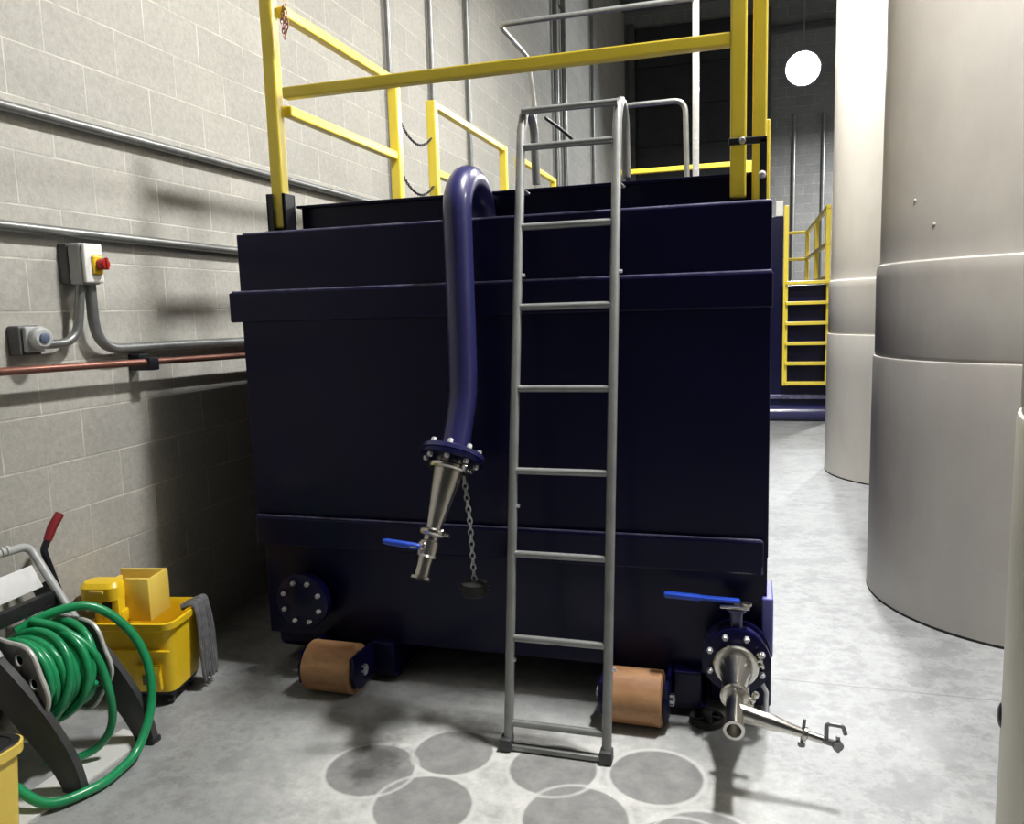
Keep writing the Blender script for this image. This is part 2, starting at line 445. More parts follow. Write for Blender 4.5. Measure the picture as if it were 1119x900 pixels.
# ------------------------------------------------------------------ big navy tank
TF = 2.85; TB = 8.3; TL = -2.005; TR = .078; Z0 = .14; ZT = 1.836
tank = thing('storage_tank', 'large navy blue rectangular steel tank on rollers with pipes and valves', 'tank', ((TL + TR) / 2, (TF + TB) / 2, 0))
sh = B()
box(sh, TL, TR, TF, TB, .60, ZT, .004)
box(sh, TL + .02, TR - .002, TF + .015, TB, Z0, .62, .004)
obj('shell', sh, M['navy'], tank, False)
ub = B()
box(ub, TL - .042, TR + .006, TF - .022, TB + .02, 1.482, 1.602, .006)
obj('upper_band', ub, M['navy'], tank, False)
obj('upper_band_weld', tube(B(), [(TL - .03, TF - .012, 1.604), (TR, TF - .012, 1.604)], .0055, 8), M['weld'], tank, label='scuffed pale edge along upper band')
rb = B()
box(rb, TL + .012, TR - .016, TF - .03, TB, .545, .668, .008)
obj('lower_rib', rb, M['navy'], tank, False)
obj('lower_rib_weld', tube(B(), fillet([(TL + .02, TF - .02, .670), (TR - .022, TF - .02, .670), (TR - .022, TF - .026, .55)], .01), .0045, 8), M['weld'], tank)
obj('top_edge_weld', tube(B(), [(TL + .03, TF + .008, ZT + .001), (-1.2, TF + .008, ZT + .002), (TR - .006, TF + .008, ZT + .001)], .0058, 8), M['weld'], tank, label='bare scuffed top edge')
ld = B()
box(ld, -1.80, .030, 3.02, TB - .25, ZT - .01, 1.955, .008)
obj('top_deck', ld, M['navy'], tank, False)
obj('deck_lip', box(B(), -1.81, .036, 3.0, TB - .23, 1.945, 1.957, .003), M['navy'], tank, False)
# rail sockets on the deck corners
def socket(x, y, z, s=.084):
    b = B(); w = s / 2; t = .010
    box(b, x - w, x - w + t, y - w, y + w, z, z + .15, .002); box(b, x + w - t, x + w, y - w, y + w, z, z + .15, .002)
    box(b, x - w, x + w, y + w - t, y + w, z, z + .15, .002)
    box(b, x - w, x - w + .028, y - w, y - w + t, z, z + .15, .002); box(b, x + w - .012, x + w, y - w, y - w + t, z, z + .15, .002)
    box(b, x - w - .008, x + w + .008, y - w - .008, y + w + .008, z - .012, z + .002, .002)
    return obj('rail_socket', b, M['blackmetal'], tank, False)
socket(-1.850, 2.95, 1.848)
obj('rail_socket', box(box(B(), -.066, .060, 2.900, 2.916, 2.035, 2.058, .003), .036, .060, 2.900, 2.915, 1.837, 2.05, .002), M['blackmetal'], tank, False)
bb = B()
lathe(bb, [(0, .011), (.02, .011), (.03, .006)], (-.02, 2.90, 2.045), (0, -1, 0), 8)
obj('socket_bolt', bb, M['bolt'], tank)
bb = B(); lathe(bb, [(0, .016), (.025, .014), (.035, .006)], (.045, 2.92, 1.93), (0, -1, 0), 8); obj('socket_bolt', bb, M['bolt'], tank)
# corner plate and skid at the lower right, skid at lower left
cp = B(); box(cp, TR - .020, TR + .020, TF - .006, TF + .20, .235, .455, .006)
obj('corner_plate', cp, M['navylit'], tank, False, label='blue corner plate with its lit tone painted in')
sk = B(); box(sk, TR - .20, TR + .016, TF + .03, TF + .5, .03, .27, .008)
obj('skid_foot', sk, M['navy'], tank, False)
sk = B(); box(sk, TL + .03, TL + .28, TF + .05, TF + .5, .06, Z0 + .05, .03)
obj('skid_foot', sk, M['navy'], tank, False)
for xr in (-1.42, -.20):
    r_ = B()
    box(r_, xr - .05, xr + .05, 2.80, TB - .3, .035, Z0 + .03, .006)
    box(r_, xr - .065, xr + .065, 2.80, TB - .3, .03, .045, .004)
    obj('under_rail', r_, M['navy'], tank, False)
# rollers
for xa, xb, ry in ((-1.685, -1.480, 2.695), (-.480, -.278, 2.722)):
    rl = lathe(B(), [(0, .030), (.0, .090), (.006, .0985), (xb - xa - .004, .0985), (xb - xa, .090), (xb - xa, .030)], (xa, ry, .0985), (1, 0, 0), 48)
    w = obj('roller', rl, M['roller'], tank, label='brown steel roller')
    obj('axle', tube(B(), [(xa - .035, ry, .0985), (xb + .035, ry, .0985)], .020, 16), M['blackmetal'], w)
    for s, xx in ((-1, xa - .014), (1, xb + .014)):
        p = B(); box(p, xx - .008, xx + .008, ry - .067, 2.98, .045, Z0 + .03, .004)
        lathe(p, [(0, .075), (.012, .075), (.016, .06)], (xx - .006 * s, ry, .0985), (s, 0, 0), 28)
        obj('roller_bracket', p, M['navy'], tank)
        obj('axle_nut', lathe(B(), [(0, .022), (.016, .022), (.02, .012)], (xx + s * .008, ry, .0985), (s, 0, 0), 6), M['bolt'], w)

def basis(n):
    return frame_of(V(n))

def bolts(parent, c, n, R, count, proud=.012, r=.0095, phase=0):
    c = V(c); n = V(n).normalized(); a, b = basis(n)
    for k in range(count):
        t = 2 * PI * (k + .5) / count + phase
        p = c + (a * math.cos(t) + b * math.sin(t)) * R
        obj('bolt', lathe(B(), [(-.002, r), (proud * .75, r), (proud, r * .65)], p, n, 6), M['bolt'], parent)

# blind flange, lower left
fc = V((-1.757, TF - .075, .328))
st = lathe(B(), [(0, .062), (.10, .062)], (fc.x, TF + .02, fc.z), (0, -1, 0), 32)
obj('flange_stub', st, M['navy'], tank)
fl = lathe(B(), [(0, .112), (.004, .115), (.020, .115), (.022, .113), (.0225, .117), (.040, .117), (.043, .112)], (fc.x, fc.y + .03, fc.z), (0, -1, 0), 48)
bf = obj('blind_flange', fl, M['navy'], tank)
bolts(bf, (fc.x, fc.y - .013, fc.z), (0, -1, 0), .086, 8, .016, .0105)

# --- overhead discharge pipe
PX, PY = -.985, 2.695
pr = .0515
path = [(PX - .004, 2.985, 1.79), (PX, 2.985, 1.83)]
cc = V((PX, (PY + 2.985) / 2, 1.845)); rr = (2.985 - PY) / 2
for k in range(0, 15):
    t = PI * k / 14
    path.append((PX, cc.y + rr * math.cos(t), cc.z + rr * .92 * math.sin(t)))
fdir = V((-.115, -.48, -.87)).normalized()
F0 = V((-1.010, 2.605, .972))         # centre of the flange joint
path += [(PX, PY, 1.75), (PX, PY, 1.5), (PX, PY, 1.30), (PX - .001, PY - .003, 1.215), (PX - .005, PY - .016, 1.155)]
path += [tuple(F0 - fdir * .075), tuple(F0 - fdir * .03)]
obj('discharge_pipe', tube(B(), path, pr, 32), M['navypipe'], tank)
pf = lathe(B(), [(-.042, .075), (-.036, .112), (-.034, .114), (-.020, .114), (-.018, .111)], F0, fdir, 48)
pfl = obj('pipe_flange', pf, M['navypipe'], tank)
bolts(pfl, F0 - fdir * .036, -fdir, .092, 8, .02, .0105)
pf2 = lathe(B(), [(-.017, .111), (-.015, .114), (-.002, .114), (0, .111), (.003, .07)], F0, fdir, 48)
pfl2 = obj('pipe_flange', pf2, M['navy'], tank)
bolts(pfl2, F0, fdir, .092, 8, .016, .0105)
# stainless reducer, clamp, ball valve
red = lathe(B(), [(0, .054), (.022, .054), (.024, .070), (.036, .070), (.038, .056), (.055, .055), (.235, .029), (.255, .0275), (.257, .040), (.266, .040)], F0, fdir, 40)
red_o = obj('reducer', red, M['steel'], tank, label='stainless steel tapered reducer')
def clamp(parent, c, n, R, side):
    c, n, side = V(c), V(n).normalized(), V(side).normalized()
    side = (side - n * side.dot(n)).normalized()
    b = lathe(B(), [(-.011, R - .006), (-.011, R + .004), (-.005, R + .009), (.005, R + .009), (.011, R + .004), (.011, R - .006)], c, n, 36)
    up = n.cross(side).normalized()
    for s in (-1, 1):
        bar(b, c + side * (R + .002) + up * s * .009, c + side * (R + .026) + up * s * .009, .014, .010, .002)
    tube(b, [c + side * (R + .020) - up * .022, c + side * (R + .020) + up * .030], .0045, 8)
    lathe(b, [(0, .010), (.014, .011), (.018, .007)], c + side * (R + .020) + up * .02, up, 8)
    return obj('clamp', b, M['steel'], parent)
camside = V((.9, -.25, 0))
clamp(tank, F0 + fdir * .030, fdir, .067, camside)
clamp(tank, F0 + fdir * .266, fdir, .038, camside)
vv = F0 + fdir * .272
vb = lathe(B(), [(0, .037), (.006, .037), (.009, .027), (.022, .027), (.028, .036), (.075, .036), (.082, .028), (.105, .0255), (.145, .0255), (.148, .037), (.158, .037)], vv, fdir, 36, True, False)
lathe(vb, [(.158, .037), (.158, .022), (.10, .022)], vv, fdir, 36, False, True)
vb_o = obj('ball_valve', vb, M['steel'], tank, label='stainless steel ball valve')
hx = V((-.95, -.16, .15)).normalized()
sd = vv + fdir * .040
st = B(); lathe(st, [(.025, .016), (.042, .016), (.044, .010), (.064, .010)], sd, V((-.35, -.85, .22)), 16)
bar(st, sd + V((-.35, -.85, .22)).normalized() * .062, sd + V((-.35, -.85, .22)).normalized() * .062 + hx * .02, .024, .006, .002)
obj('valve_stem', st, M['steel'], vb_o)
h0 = sd + V((-.35, -.85, .22)).normalized() * .062 - hx * .012
hb = B(); tube(hb, [h0, h0 + hx * .02, h0 + hx * .115, h0 + hx * .13], [.009, .012, .011, .007], 12)
obj('valve_handle', hb, M['bluevinyl'], vb_o, label='blue vinyl lever handle')
# hanging chain with black dust cap
c0 = F0 + fdir * .05 + V((.06, .0, -.01))
ch = chain_mesh(B(), [c0, c0 + V((.012, .01, -.15)), c0 + V((.020, .015, -.385))], .028, .003, .0085)
cho = obj('cap_chain', ch, M['galv'], tank, label='thin steel chain')
ce = c0 + V((.020, .015, -.385))
cap = lathe(B(), [(0, .012), (.002, .030), (.006, .046), (.045, .046), (.05, .042), (.052, .040)], ce, (0, 0, -1), 32)
box(cap, ce.x - .060, ce.x + .060, ce.y - .010, ce.y + .010, ce.z - .03, ce.z - .012, .004)
obj('dust_cap', cap, M['rubber'], cho)

# --- lower right butterfly valve and hose outlet
G = V((-.028, TF - .10, .268))
ax = V((0, -1, -.055)).normalized()
gs = lathe(B(), [(0, .060), (.14, .060)], (G.x, TF + .03, .273), (0, -1, 0), 32)
lathe(gs, [(.075, .112), (.078, .116), (.096, .116), (.098, .112)], (G.x, TF + .03, .273), (0, -1, 0), 48)
obj('drain_stub', gs, M['navy'], tank)
vl = lathe(B(), [(0, .100), (.004, .106), (.042, .106), (.046, .100)], (G.x, TF - .070, .272), (0, -1, 0), 48)
tube(vl, [(G.x, TF - .092, .35), (G.x, TF - .092, .443)], .022, 16)
lathe(vl, [(0, .034), (.012, .034)], (G.x, TF - .092, .435), (0, 0, 1), 20)
bvo = obj('butterfly_valve', vl, M['navypipe'], tank)
hp = B()
box(hp, G.x - .055, G.x + .045, TF - .125, TF - .055, .451, .459, .003)
tube(hp, [(G.x, TF - .092, .447), (G.x, TF - .092, .477)], .010, 12)
lathe(hp, [(0, .016), (.010, .016)], (G.x + .036, TF - .10, .459), (0, 0, 1), 8)
obj('notch_plate', hp, M['steel'], bvo, label='bare steel notch plate')
hl = B()
bar(hl, (G.x + .012, TF - .092, .471), (G.x - .235, TF - .112, .483), .030, .012, .004)
bar(hl, (G.x - .12, TF - .104, .477), (G.x - .248, TF - .112, .484), .034, .018, .006)
obj('valve_handle', hl, M['bluevinyl'], bvo, label='long blue lever handle')
f2 = lathe(B(), [(0, .112), (.003, .116), (.020, .116), (.024, .108)], (G.x, TF - .118, .270), (0, -1, 0), 48)
f2o = obj('drain_flange', f2, M['navy'], tank)
bolts(f2o, (G.x, TF - .141, .270), (0, -1, 0), .094, 8, .022, .0105)
D0 = V((G.x, TF - .142, .270))
dr = lathe(B(), [(0, .058), (.022, .058), (.024, .070), (.036, .070), (.038, .058), (.06, .056), (.20, .0285), (.215, .028), (.217, .039), (.226, .039)], D0, ax, 40)
obj('drain_reducer', dr, M['steel'], tank, label='stainless steel tapered reducer')
clamp(tank, D0 + ax * .030, ax, .067, V((1, 0, .25)))
clamp(tank, D0 + ax * .226, ax, .037, V((1, 0, -.3)))
T0 = D0 + ax * .232
te = lathe(B(), [(0, .038), (.006, .038), (.009, .0275), (.175, .0275), (.178, .031), (.190, .031)], T0, ax, 36, True, False)
lathe(te, [(.190, .031), (.190, .022), (.12, .022)], T0, ax, 36, False, True)
tee = obj('outlet_tee', te, M['steel'], tank, label='stainless steel tee with open end')
A0 = T0 + ax * .075
ad = V((.94, -.10, -.185)).normalized()
ar = lathe(B(), [(.0, .026), (.09, .024), (.105, .026), (.16, .017), (.200, .014), (.205, .021), (.215, .021), (.217, .013), (.26, .013)], A0, ad, 28)
obj('side_arm', ar, M['steel'], tank, label='stainless steel side arm')
e0 = A0 + ad * .225
kn = B()
lathe(kn, [(0, .010), (.006, .021), (.014, .021), (.020, .010)], A0 + ad * .20, ad, 20)
tube(kn, [A0 + ad * .20 + V((.0, 0, -.03)), A0 + ad * .20 + V((.008, 0, .045))], .005, 8)
lathe(kn, [(0, .011), (.014, .011)], A0 + ad * .20 + V((0, 0, -.042)), (0, 0, 1), 8)
bar(kn, e0 + ad * .0, e0 + ad * .075, .017, .017, .004)
tube(kn, fillet([e0 + ad * .045, e0 + ad * .045 + V((0, 0, .055)), e0 + ad * .045 + V((.045, -.005, .055)), e0 + ad * .045 + V((.052, -.005, .03))], .012), .0065, 10)
lathe(kn, [(0, .016), (.012, .016)], e0 + ad * .075, V((.3, -.9, -.2)), 14)
tube(kn, [e0 + ad * .078 + V((0, 0, -.022)), e0 + ad * .078 + V((0, 0, .028))], .006, 8)
obj('sampling_valve', kn, M['galvpaint'], tank, label='small steel sampling cock')
lb = B()
tube(lb, fillet([(TR - .005, TF - .06, .05), (TR - .003, TF - .06, .13), (TR - .02, TF - .05, .16)], .01), .009, 10)
obj('lifting_lug', lb, M['bolt'], tank)

# ------------------------------------------------------------------ ladder
def lad_pt(x, z): return V((x, 2.437 + .190 * z, z))
lad = thing('ladder', 'grey steel ladder with hooked top leaning on the navy tank', 'ladder', (-.62, 2.44, 0))
XL0, XL1 = -.783, -.437
for i, x in enumerate((XL0, XL1)):
    pts = [lad_pt(x + (.006 if i == 0 else .0), .0), lad_pt(x, 1.0), lad_pt(x, 2.14)]
    top = lad_pt(x, 2.14)
    for k in range(1, 10):
        t = PI * k / 9
        pts.append(V((x, top.y + .085 - .085 * math.cos(t) + .016, top.z + .085 * math.sin(t))))
    pts.append(V((x + .002, top.y + .19, 1.975)))
    b = tube(B(), pts, .0165, 16)
    obj('rail', b, M['ladder'], lad)
    obj('foot', box(B(), x - .021, x + .021, 2.413, 2.463, 0, .045, .006), M['darkgrey'], lad)
for k in range(8):
    z = .090 + k * .2835
    p = lad_pt(XL0, z); q = lad_pt(XL1, z)
    obj('rung', tube(B(), [p, q], .0125, 12), M['ladder'], lad)
zt = 2.205
obj('rung', tube(B(), [lad_pt(XL0, zt), lad_pt(XL1, zt)], .0125, 12), M['ladder'], lad)
obj('foot_bar', box(B(), XL0, XL1, 2.425, 2.450, .004, .022, .003), M['ladder'], lad)
for x, z in ((XL0, .30), (XL0, .82), (XL0, 1.62), (XL1, .30), (XL1, 1.62)):
    p = lad_pt(x, z); obj('bolt', lathe(B(), [(0, .008), (.012, .007)], p + V((.014, 0, 0)), (1, 0, 0), 6), M['bolt'], lad)
for x in (XL0, XL1):
    p = lad_pt(x, 1.93); obj('stand_off', bar(B(), p, p + V((.012, .055, -.015)), .022, .008, .002), M['ladder'], lad)

# ------------------------------------------------------------------ yellow guard rails
DK = 1.9585; SX = -1.818; TOPZ = 2.742; MIDZ = 2.335
def panel(label, posts, rails, base, pw=.056, rw=.044, grp='yellow guard rails on the tank'):
    t = thing('guard_rail', label, 'railing', base, grp)
    for (x, y, z0, z1) in posts: obj('post', bar(B(), (x, y, z0), (x, y, z1), pw, pw, .007), M['yellow'], t, False)
    for (p, q) in rails: obj('rail', bar(B(), p, q, rw, rw, .007), M['yellow'], t, False)
    return t
panel('wide yellow guard rail across the front of the navy tank behind pipe and ladder',
      [(-1.850, 2.95, 1.862, 2.80), (-.034, 2.95, 1.862, 2.80)],
      [((-1.80, 2.95, 2.392), (-.06, 2.95, 2.392)), ((-1.80, 2.95, 2.775), (-.06, 2.95, 2.775))], (-.93, 2.95, 1.86), .054, .045)
panel('yellow side rail on the tank nearest the wall conduits and the front corner',
      [(SX, 4.06, DK, 2.74)],
      [((SX, 2.985, TOPZ - .02), (SX, 4.06, TOPZ - .02)), ((SX, 2.985, MIDZ), (SX, 4.03, MIDZ))], (SX, 3.5, DK))
panel('yellow side rail with hanging chains at its front post, seen left of the curved pipe',
      [(SX, 4.60, DK, 2.75), (SX, 6.06, DK, 2.75)],
      [((SX, 4.60, TOPZ - .01), (SX, 6.06, TOPZ - .01)), ((SX, 4.60, MIDZ), (SX, 6.03, MIDZ))], (SX, 5.3, DK))
panel('yellow side rail seen through the top of the ladder at its left',
      [(SX, 6.50, DK, 2.75), (SX, 7.72, DK, 2.75)],
      [((SX, 6.50, TOPZ - .01), (SX, 7.74, TOPZ - .01)), ((SX, 6.50, MIDZ), (SX, 7.72, MIDZ))], (SX, 7.1, DK))
panel('yellow rail across the rear of the tank right of the ladder top',
      [(-1.19, 7.70, DK, 2.77), (.0, 7.70, DK, 2.77)],
      [((-1.19, 7.70, 2.752), (.0, 7.70, 2.752)), ((-1.19, 7.70, MIDZ), (.0, 7.70, MIDZ))], (-.6, 7.70, DK))
panel('yellow side rail on the right edge of the navy tank seen end on',
      [(.036, 2.971, 1.839, 2.80)],
      [((.040, 2.99, 2.775), (.040, 5.0, 2.775)), ((.040, 2.99, 2.392), (.040, 5.0, 2.392))], (.04, 4.0, DK), .048, .04)
sp_ = [o for o in COL.objects if o.name.startswith('guard_rail')][-1]
obj('side_post', bar(B(), (.062, 3.20, 1.838), (.062, 3.20, 2.17), .030, .030, .004), M['yellow'], sp_, False)

for (ya, yb, z, lab) in ((4.09, 4.57, 2.56, 'upper safety chain across the gap between yellow side rails'),
                        (4.09, 4.57, 2.28, 'lower safety chain across the gap between yellow side rails'),
                        (6.09, 6.47, 2.50, 'short safety chain farther back beside the ladder')):
    o = obj('safety_chain', chain_mesh(B(), sag((SX, ya, z), (SX, yb, z - .03), .09), .022, .0026, .007), M['blackmetal'])
    tag(o, lab, 'chain', 'safety chains between the rails')
o = obj('safety_chain', chain_mesh(B(), [(-1.775, 2.94, 2.72), (-1.772, 2.92, 2.66), (-1.765, 2.92, 2.60), (-1.752, 2.92, 2.64), (-1.757, 2.92, 2.72)], .024, .0026, .007), M['copper'])
tag(o, 'short rusty chain looped on the front left yellow post', 'chain', 'safety chains between the rails')

# ------------------------------------------------------------------ grey tubular hatch guard on the deck
hg = thing('hatch_guard', 'grey tubular hatch guard standing on the tank deck behind the ladder', 'railing', (-.7, 4.2, DK))
obj('top_bar', tube(B(), fillet([(-.25, 4.0, 2.915), (-1.204, 4.0, 2.915), (-1.204, 4.55, 2.915), (-1.19, 4.62, 2.66), (-1.19, 4.62, DK)], [.05, .06, .06]), .0135, 14), M['galv'], hg)
pp = B(); box(pp, -.257, -.227, 4.0, 4.03, DK, 3.6, .003)
for k in range(34):
    z = 2.0 + k * .047
    lathe(pp, [(0, .007), (.0015, .007)], (-.242, 4.0, z), (0, -1, 0), 8)
obj('perforated_post', pp, M['whitebox'], hg, label='white perforated strut post')
obj('base_shoe', box(B(), -.40, -.20, 3.95, 4.08, DK, DK + .02, .004), M['galv'], hg)
gl = thing('grab_rail', 'small grey bent tube grab rail on the tank deck right of the ladder hook', 'railing', (-.45, 4.0, DK))
obj('bent_tube', tube(B(), fillet([(-.61, 3.92, DK), (-.61, 3.92, 2.445), (-.284, 3.92, 2.445), (-.274, 3.92, DK)], .06), .0125, 14), M['galv'], gl)
obj('foot_plate', box(B(), -.335, -.225, 3.86, 3.935, DK, DK + .015, .003), M['galv'], gl)
lw = obj('drain_hose', tube(B(), spline([(-1.0, 4.10, 2.47), (-.95, 4.2, 2.435), (-.91, 4.3, 2.40), (-.90, 4.32, 2.375)]), .009, 8), M['blackmetal'], hg)
cl = B(); bmesh.ops.create_icosphere(cl, subdivisions=3, radius=1)
for v in cl.verts:
    n = v.co.normalized(); k = 1 + .18 * math.sin(5 * n.x + 2) * math.cos(4 * n.y) + .1 * math.sin(9 * n.x * n.y)
    v.co = V((n.x * .15 * k, n.y * .10 * k, max(n.z, -.3) * .085 * k))
bmesh.ops.translate(cl, vec=(-1.26, 6.2, DK + .036), verts=cl.verts)
# the deck carries it
tag(obj('folded_cloth', cl, M['cloth']), 'pale crumpled cloth lying on the tank deck behind the ladder', 'cloth')

# ------------------------------------------------------------------ left wall services
def hconduit(name, pts, r, mat, lab, cat, clamps=(), cmat=None, cname='strap'):
    t = thing(name, lab, cat, tuple(pts[0]))
    obj('pipe', tube(B(), pts, r, 18), mat, t)
    for (y, z) in clamps:
        c = B(); box(c, XW + .002, pts[0][0], y - .02, y + .02, z - r - .03, z + r + .03, .003)
        lathe(c, [(-.02, r + .004), (.02, r + .004)], (pts[0][0], y, z), (0, 1, 0), 18)
        obj(cname, c, cmat or M['galvpaint'], t)
    return t
hconduit('wall_conduit', [(XW + .030, -1.5, 2.252), (XW + .030, 5.2, 2.265)], .019, M['galvpaint'], 'upper long grey conduit along the block wall', 'conduit', [(1.2, 2.257)])
hconduit('wall_conduit', [(XW + .030, -1.5, 1.862), (XW + .030, 5.2, 1.832)], .019, M['galvpaint'], 'lower long grey conduit above the white switch box', 'conduit', [(1.2, 1.85)])
cpz = lambda y: 1.341 - (y - 2.16) * .023
hconduit('wall_pipe', [(XW + .085, -1.5, cpz(-1.5)), (XW + .085, 5.2, cpz(5.2))], .0145, M['copper'], 'thin copper pipe running along the block wall', 'pipe', [(1.2, cpz(1.2))])
cpth = [o for o in COL.objects if o.name.startswith('wall_pipe')][0]
cpc = B(); y = 2.79; z = cpz(y)
box(cpc, XW + .002, XW + .06, y - .028, y + .028, z + .019, z + .034, .002); box(cpc, XW + .002, XW + .112, y - .028, y + .028, z - .035, z + .019, .004)
obj('pipe_clamp', cpc, M['blackmetal'], cpth, label='dark pipe clamp')
# switch box
sw = thing('switch_box', 'white and grey isolator switch box on the block wall', 'switch', (XW, 2.50, 1.68))
X0 = XW
obj('back_box', box(B(), X0, X0 + .045, 2.452, 2.548, 1.648, 1.800, .006), M['darkbox'], sw, False)  # dark tone paints in the unlit side of the box
obj('enclosure', box(B(), X0 + .045, X0 + .105, 2.455, 2.550, 1.645, 1.800, .008), M['greybox'], sw, False)
obj('cover', box(B(), X0 + .105, X0 + .122, 2.458, 2.548, 1.65, 1.798, .006), M['whitebox'], sw, False, label='white front cover')
kp = B(); box(kp, X0 + .122, X0 + .134, 2.488, 2.536, 1.682, 1.755, .008)
obj('yellow_plate', kp, M['yplast'], sw, False, label='yellow plate behind the knob')
kb = lathe(B(), [(0, .020), (.012, .022), (.026, .021), (.034, .017)], (X0 + .134, 2.516, 1.720), (1, 0, 0), 24)
box(kb, X0 + .158, X0 + .175, 2.510, 2.522, 1.698, 1.744, .004)
obj('knob', kb, M['red'], sw, label='red rotary knob')
# socket outlet box
ob = thing('outlet_box', 'grey round-capped outlet box at the left edge of the wall', 'outlet', (XW, 2.30, 1.42))
obj('back_box', box(B(), X0, X0 + .055, 2.198, 2.290, 1.388, 1.496, .008), M['darkbox'], ob, False)
obj('face_box', box(B(), X0 + .055, X0 + .075, 2.21, 2.290, 1.400, 1.492, .006), M['greybox'], ob, False)
oc = lathe(B(), [(0, .038), (.015, .040), (.034, .038), (.042, .030)], (X0 + .07, 2.258, 1.450), (1, -.15, 0), 28)
obj('socket_cap', oc, M['handle'], ob)
obj('socket_hole', lathe(B(), [(0, .018), (.008, .018), (.010, .014)], V((X0 + .07, 2.258, 1.450)) + V((1, -.15, 0)).normalized() * .040, (1, -.15, 0), 20), simple('slate_blue_insert', (.08, .11, .17), (.10, .13, .2), .5), ob, label='slate blue insert')
tag(obj('curved_conduit', tube(B(), fillet([(XW + .052, 2.28, 1.425), (XW + .052, 2.455, 1.425), (XW + .075, 2.478, 1.66)], .13, 12), .017, 16), M['galvpaint']), 'short curved conduit from outlet box up to switch box', 'conduit')
tag(obj('curved_conduit', tube(B(), fillet([(XW + .075, 2.520, 1.66), (XW + .052, 2.545, 1.392), (XW + .030, 3.0, 1.388), (XW + .030, 5.2, 1.36)], [.17, .3], 14), .021, 16), M['galvpaint']), 'thick curved conduit dropping from switch box and running behind the tank', 'conduit')
# vertical conduits
for (y, z0, z1, r, lab) in ((5.50, 0, 6.9, .022, 'vertical grey conduit on block wall, nearest one left of the curved pipe'),
                            (6.33, 0, 6.9, .022, 'second vertical grey conduit on block wall, above the yellow chained post'),
                            (7.24, 0, 6.9, .022, 'third vertical grey conduit on block wall, just above the curved pipe'),
                            (10.80, 0, 7.1, .035, 'far vertical grey conduit on block wall behind the ladder top, left of a pair'),
                            (11.30, 0, 7.1, .035, 'far vertical grey conduit on block wall behind the ladder top, right of a pair'),
                            (13.50, 0, 7.1, .030, 'farthest vertical grey conduit on the darkening block wall')):
    t = thing('vertical_conduit', lab, 'conduit', (XW + r, y, z0), 'vertical conduits on the block wall')
    obj('pipe', tube(B(), [(XW + r + .012, y, z0), (XW + r + .012, y, z1)], r, 14), M['galvpaint'], t)
    for z in (5.6,):
        obj('strap', box(B(), XW + .002, XW + 2 * r + .016, y - r - .02, y + r + .02, z, z + .03, .003), M['galvpaint'], t)

# ------------------------------------------------------------------ cylindrical tanks on the right
def vessel(x, y, r, H, mat, label, dents=()):
    t = thing('cylindrical_tank', label, 'tank', (x, y, 0), 'cylindrical tanks in a row')
    pr_ = [(.012, r - .02), (.012, r)]
    pr_ += [(.3, r), (.6, r), (.9, r), (1.200, r), (1.214, r - .003), (1.219, r - .014), (1.224, r - .010), (1.235, r - .008)]
    pr_ += [(1.45, r - .006), (1.60, r - .005), (1.640, r - .006), (1.660, r - .010), (1.668, r - .020), (1.682, r - .022), (1.76, r - .021)]
    pr_ += [(2.2, r - .022), (3.0, r - .022), (H - .3, r - .022), (H - .08, r - .05), (H, r - .16), (H + .12, r * .4), (H + .15, .05)]
    bm = lathe(B(), pr_, (x, y, 0), (0, 0, 1), 128)
    obj('shell', bm, mat, t)
    obj('base_ring', lathe(B(), [(0, r - .01), (0, r + .001), (.012, r + .001), (.014, r - .02)], (x, y, 0), (0, 0, 1), 96), M['rubber'], t)
    for (ang, z, s) in dents:
        p = V((x + (r - .024) * math.cos(ang), y + (r - .024) * math.sin(ang), z))
        obj('stud', lathe(B(), [(-.01, s * 1.5), (.001, s * 1.4), (.005, s), (.007, s * .5)], p, (math.cos(ang), math.sin(ang), 0), 16), mat, t)
    return t
vessel(1.382, 4.365, .763, 5.0, M['vessel'], 'large dull grey cylindrical tank standing right of the navy tank', ((3.613, 1.934, .007), (3.77, 1.816, .008)))
vessel(1.440, 7.45, .765, 5.0, M['vesselpale'], 'cream cylindrical tank standing behind the large grey one, beside yellow steps')
near = vessel(1.372, 1.985, .766, 5.0, M['vesselcream'], 'cream cylindrical tank cut off at the right edge, nearest the viewer')
nf = B(); lathe(nf, [(-.02, .034), (.008, .034), (.014, .028), (.018, .016)], (.638, 2.165, .440), (-.970, .24, 0), 20)
obj('side_fitting', nf, M['blackmetal'], near, label='small black side fitting')

# ------------------------------------------------------------------ second tank far behind with yellow steps
FY = 10.6
ft = thing('storage_tank', 'distant navy blue tank behind the yellow steps at the aisle end', 'tank', (-.2, 12.5, 0))
fb = B()
box(fb, -1.75, .425, FY, 15.4, .14, 2.55, .01)
box(fb, .40, 1.05, FY + .02, 15.4, .14, 1.70, .01)
obj('shell', fb, M['navy'], ft, False)
obj('lower_pipe', tube(B(), [(-1.7, FY - .06, .10), (1.02, FY - .06, .10)], .095, 20), M['navypipe'], ft)
obj('lower_rib', box(B(), -1.76, 1.06, FY - .03, FY + .05, .27, .33, .01), M['weld'], ft, False)
obj('deck_bracket', box(B(), .33, .42, FY - .02, FY + .06, 2.55, 2.74, .01), M['whitebox'], ft, False, label='small white bracket on the tank top')
ys = thing('step_ladder', 'yellow fixed steps on the distant navy tank', 'ladder', (.7, FY - .05, 0))
for x, z1 in ((.455, 2.67), (.958, 1.76)):
    obj('stringer', box(B(), x - .028, x + .028, FY - .10, FY - .02, .45, z1, .006), M['yellow'], ys, False)
for k in range(6):
    z = .48 + k * .249
    obj('tread', box(B(), .455, .958, FY - .16, FY - .03, z - .02, z + .022, .006), M['yellow'], ys, False)
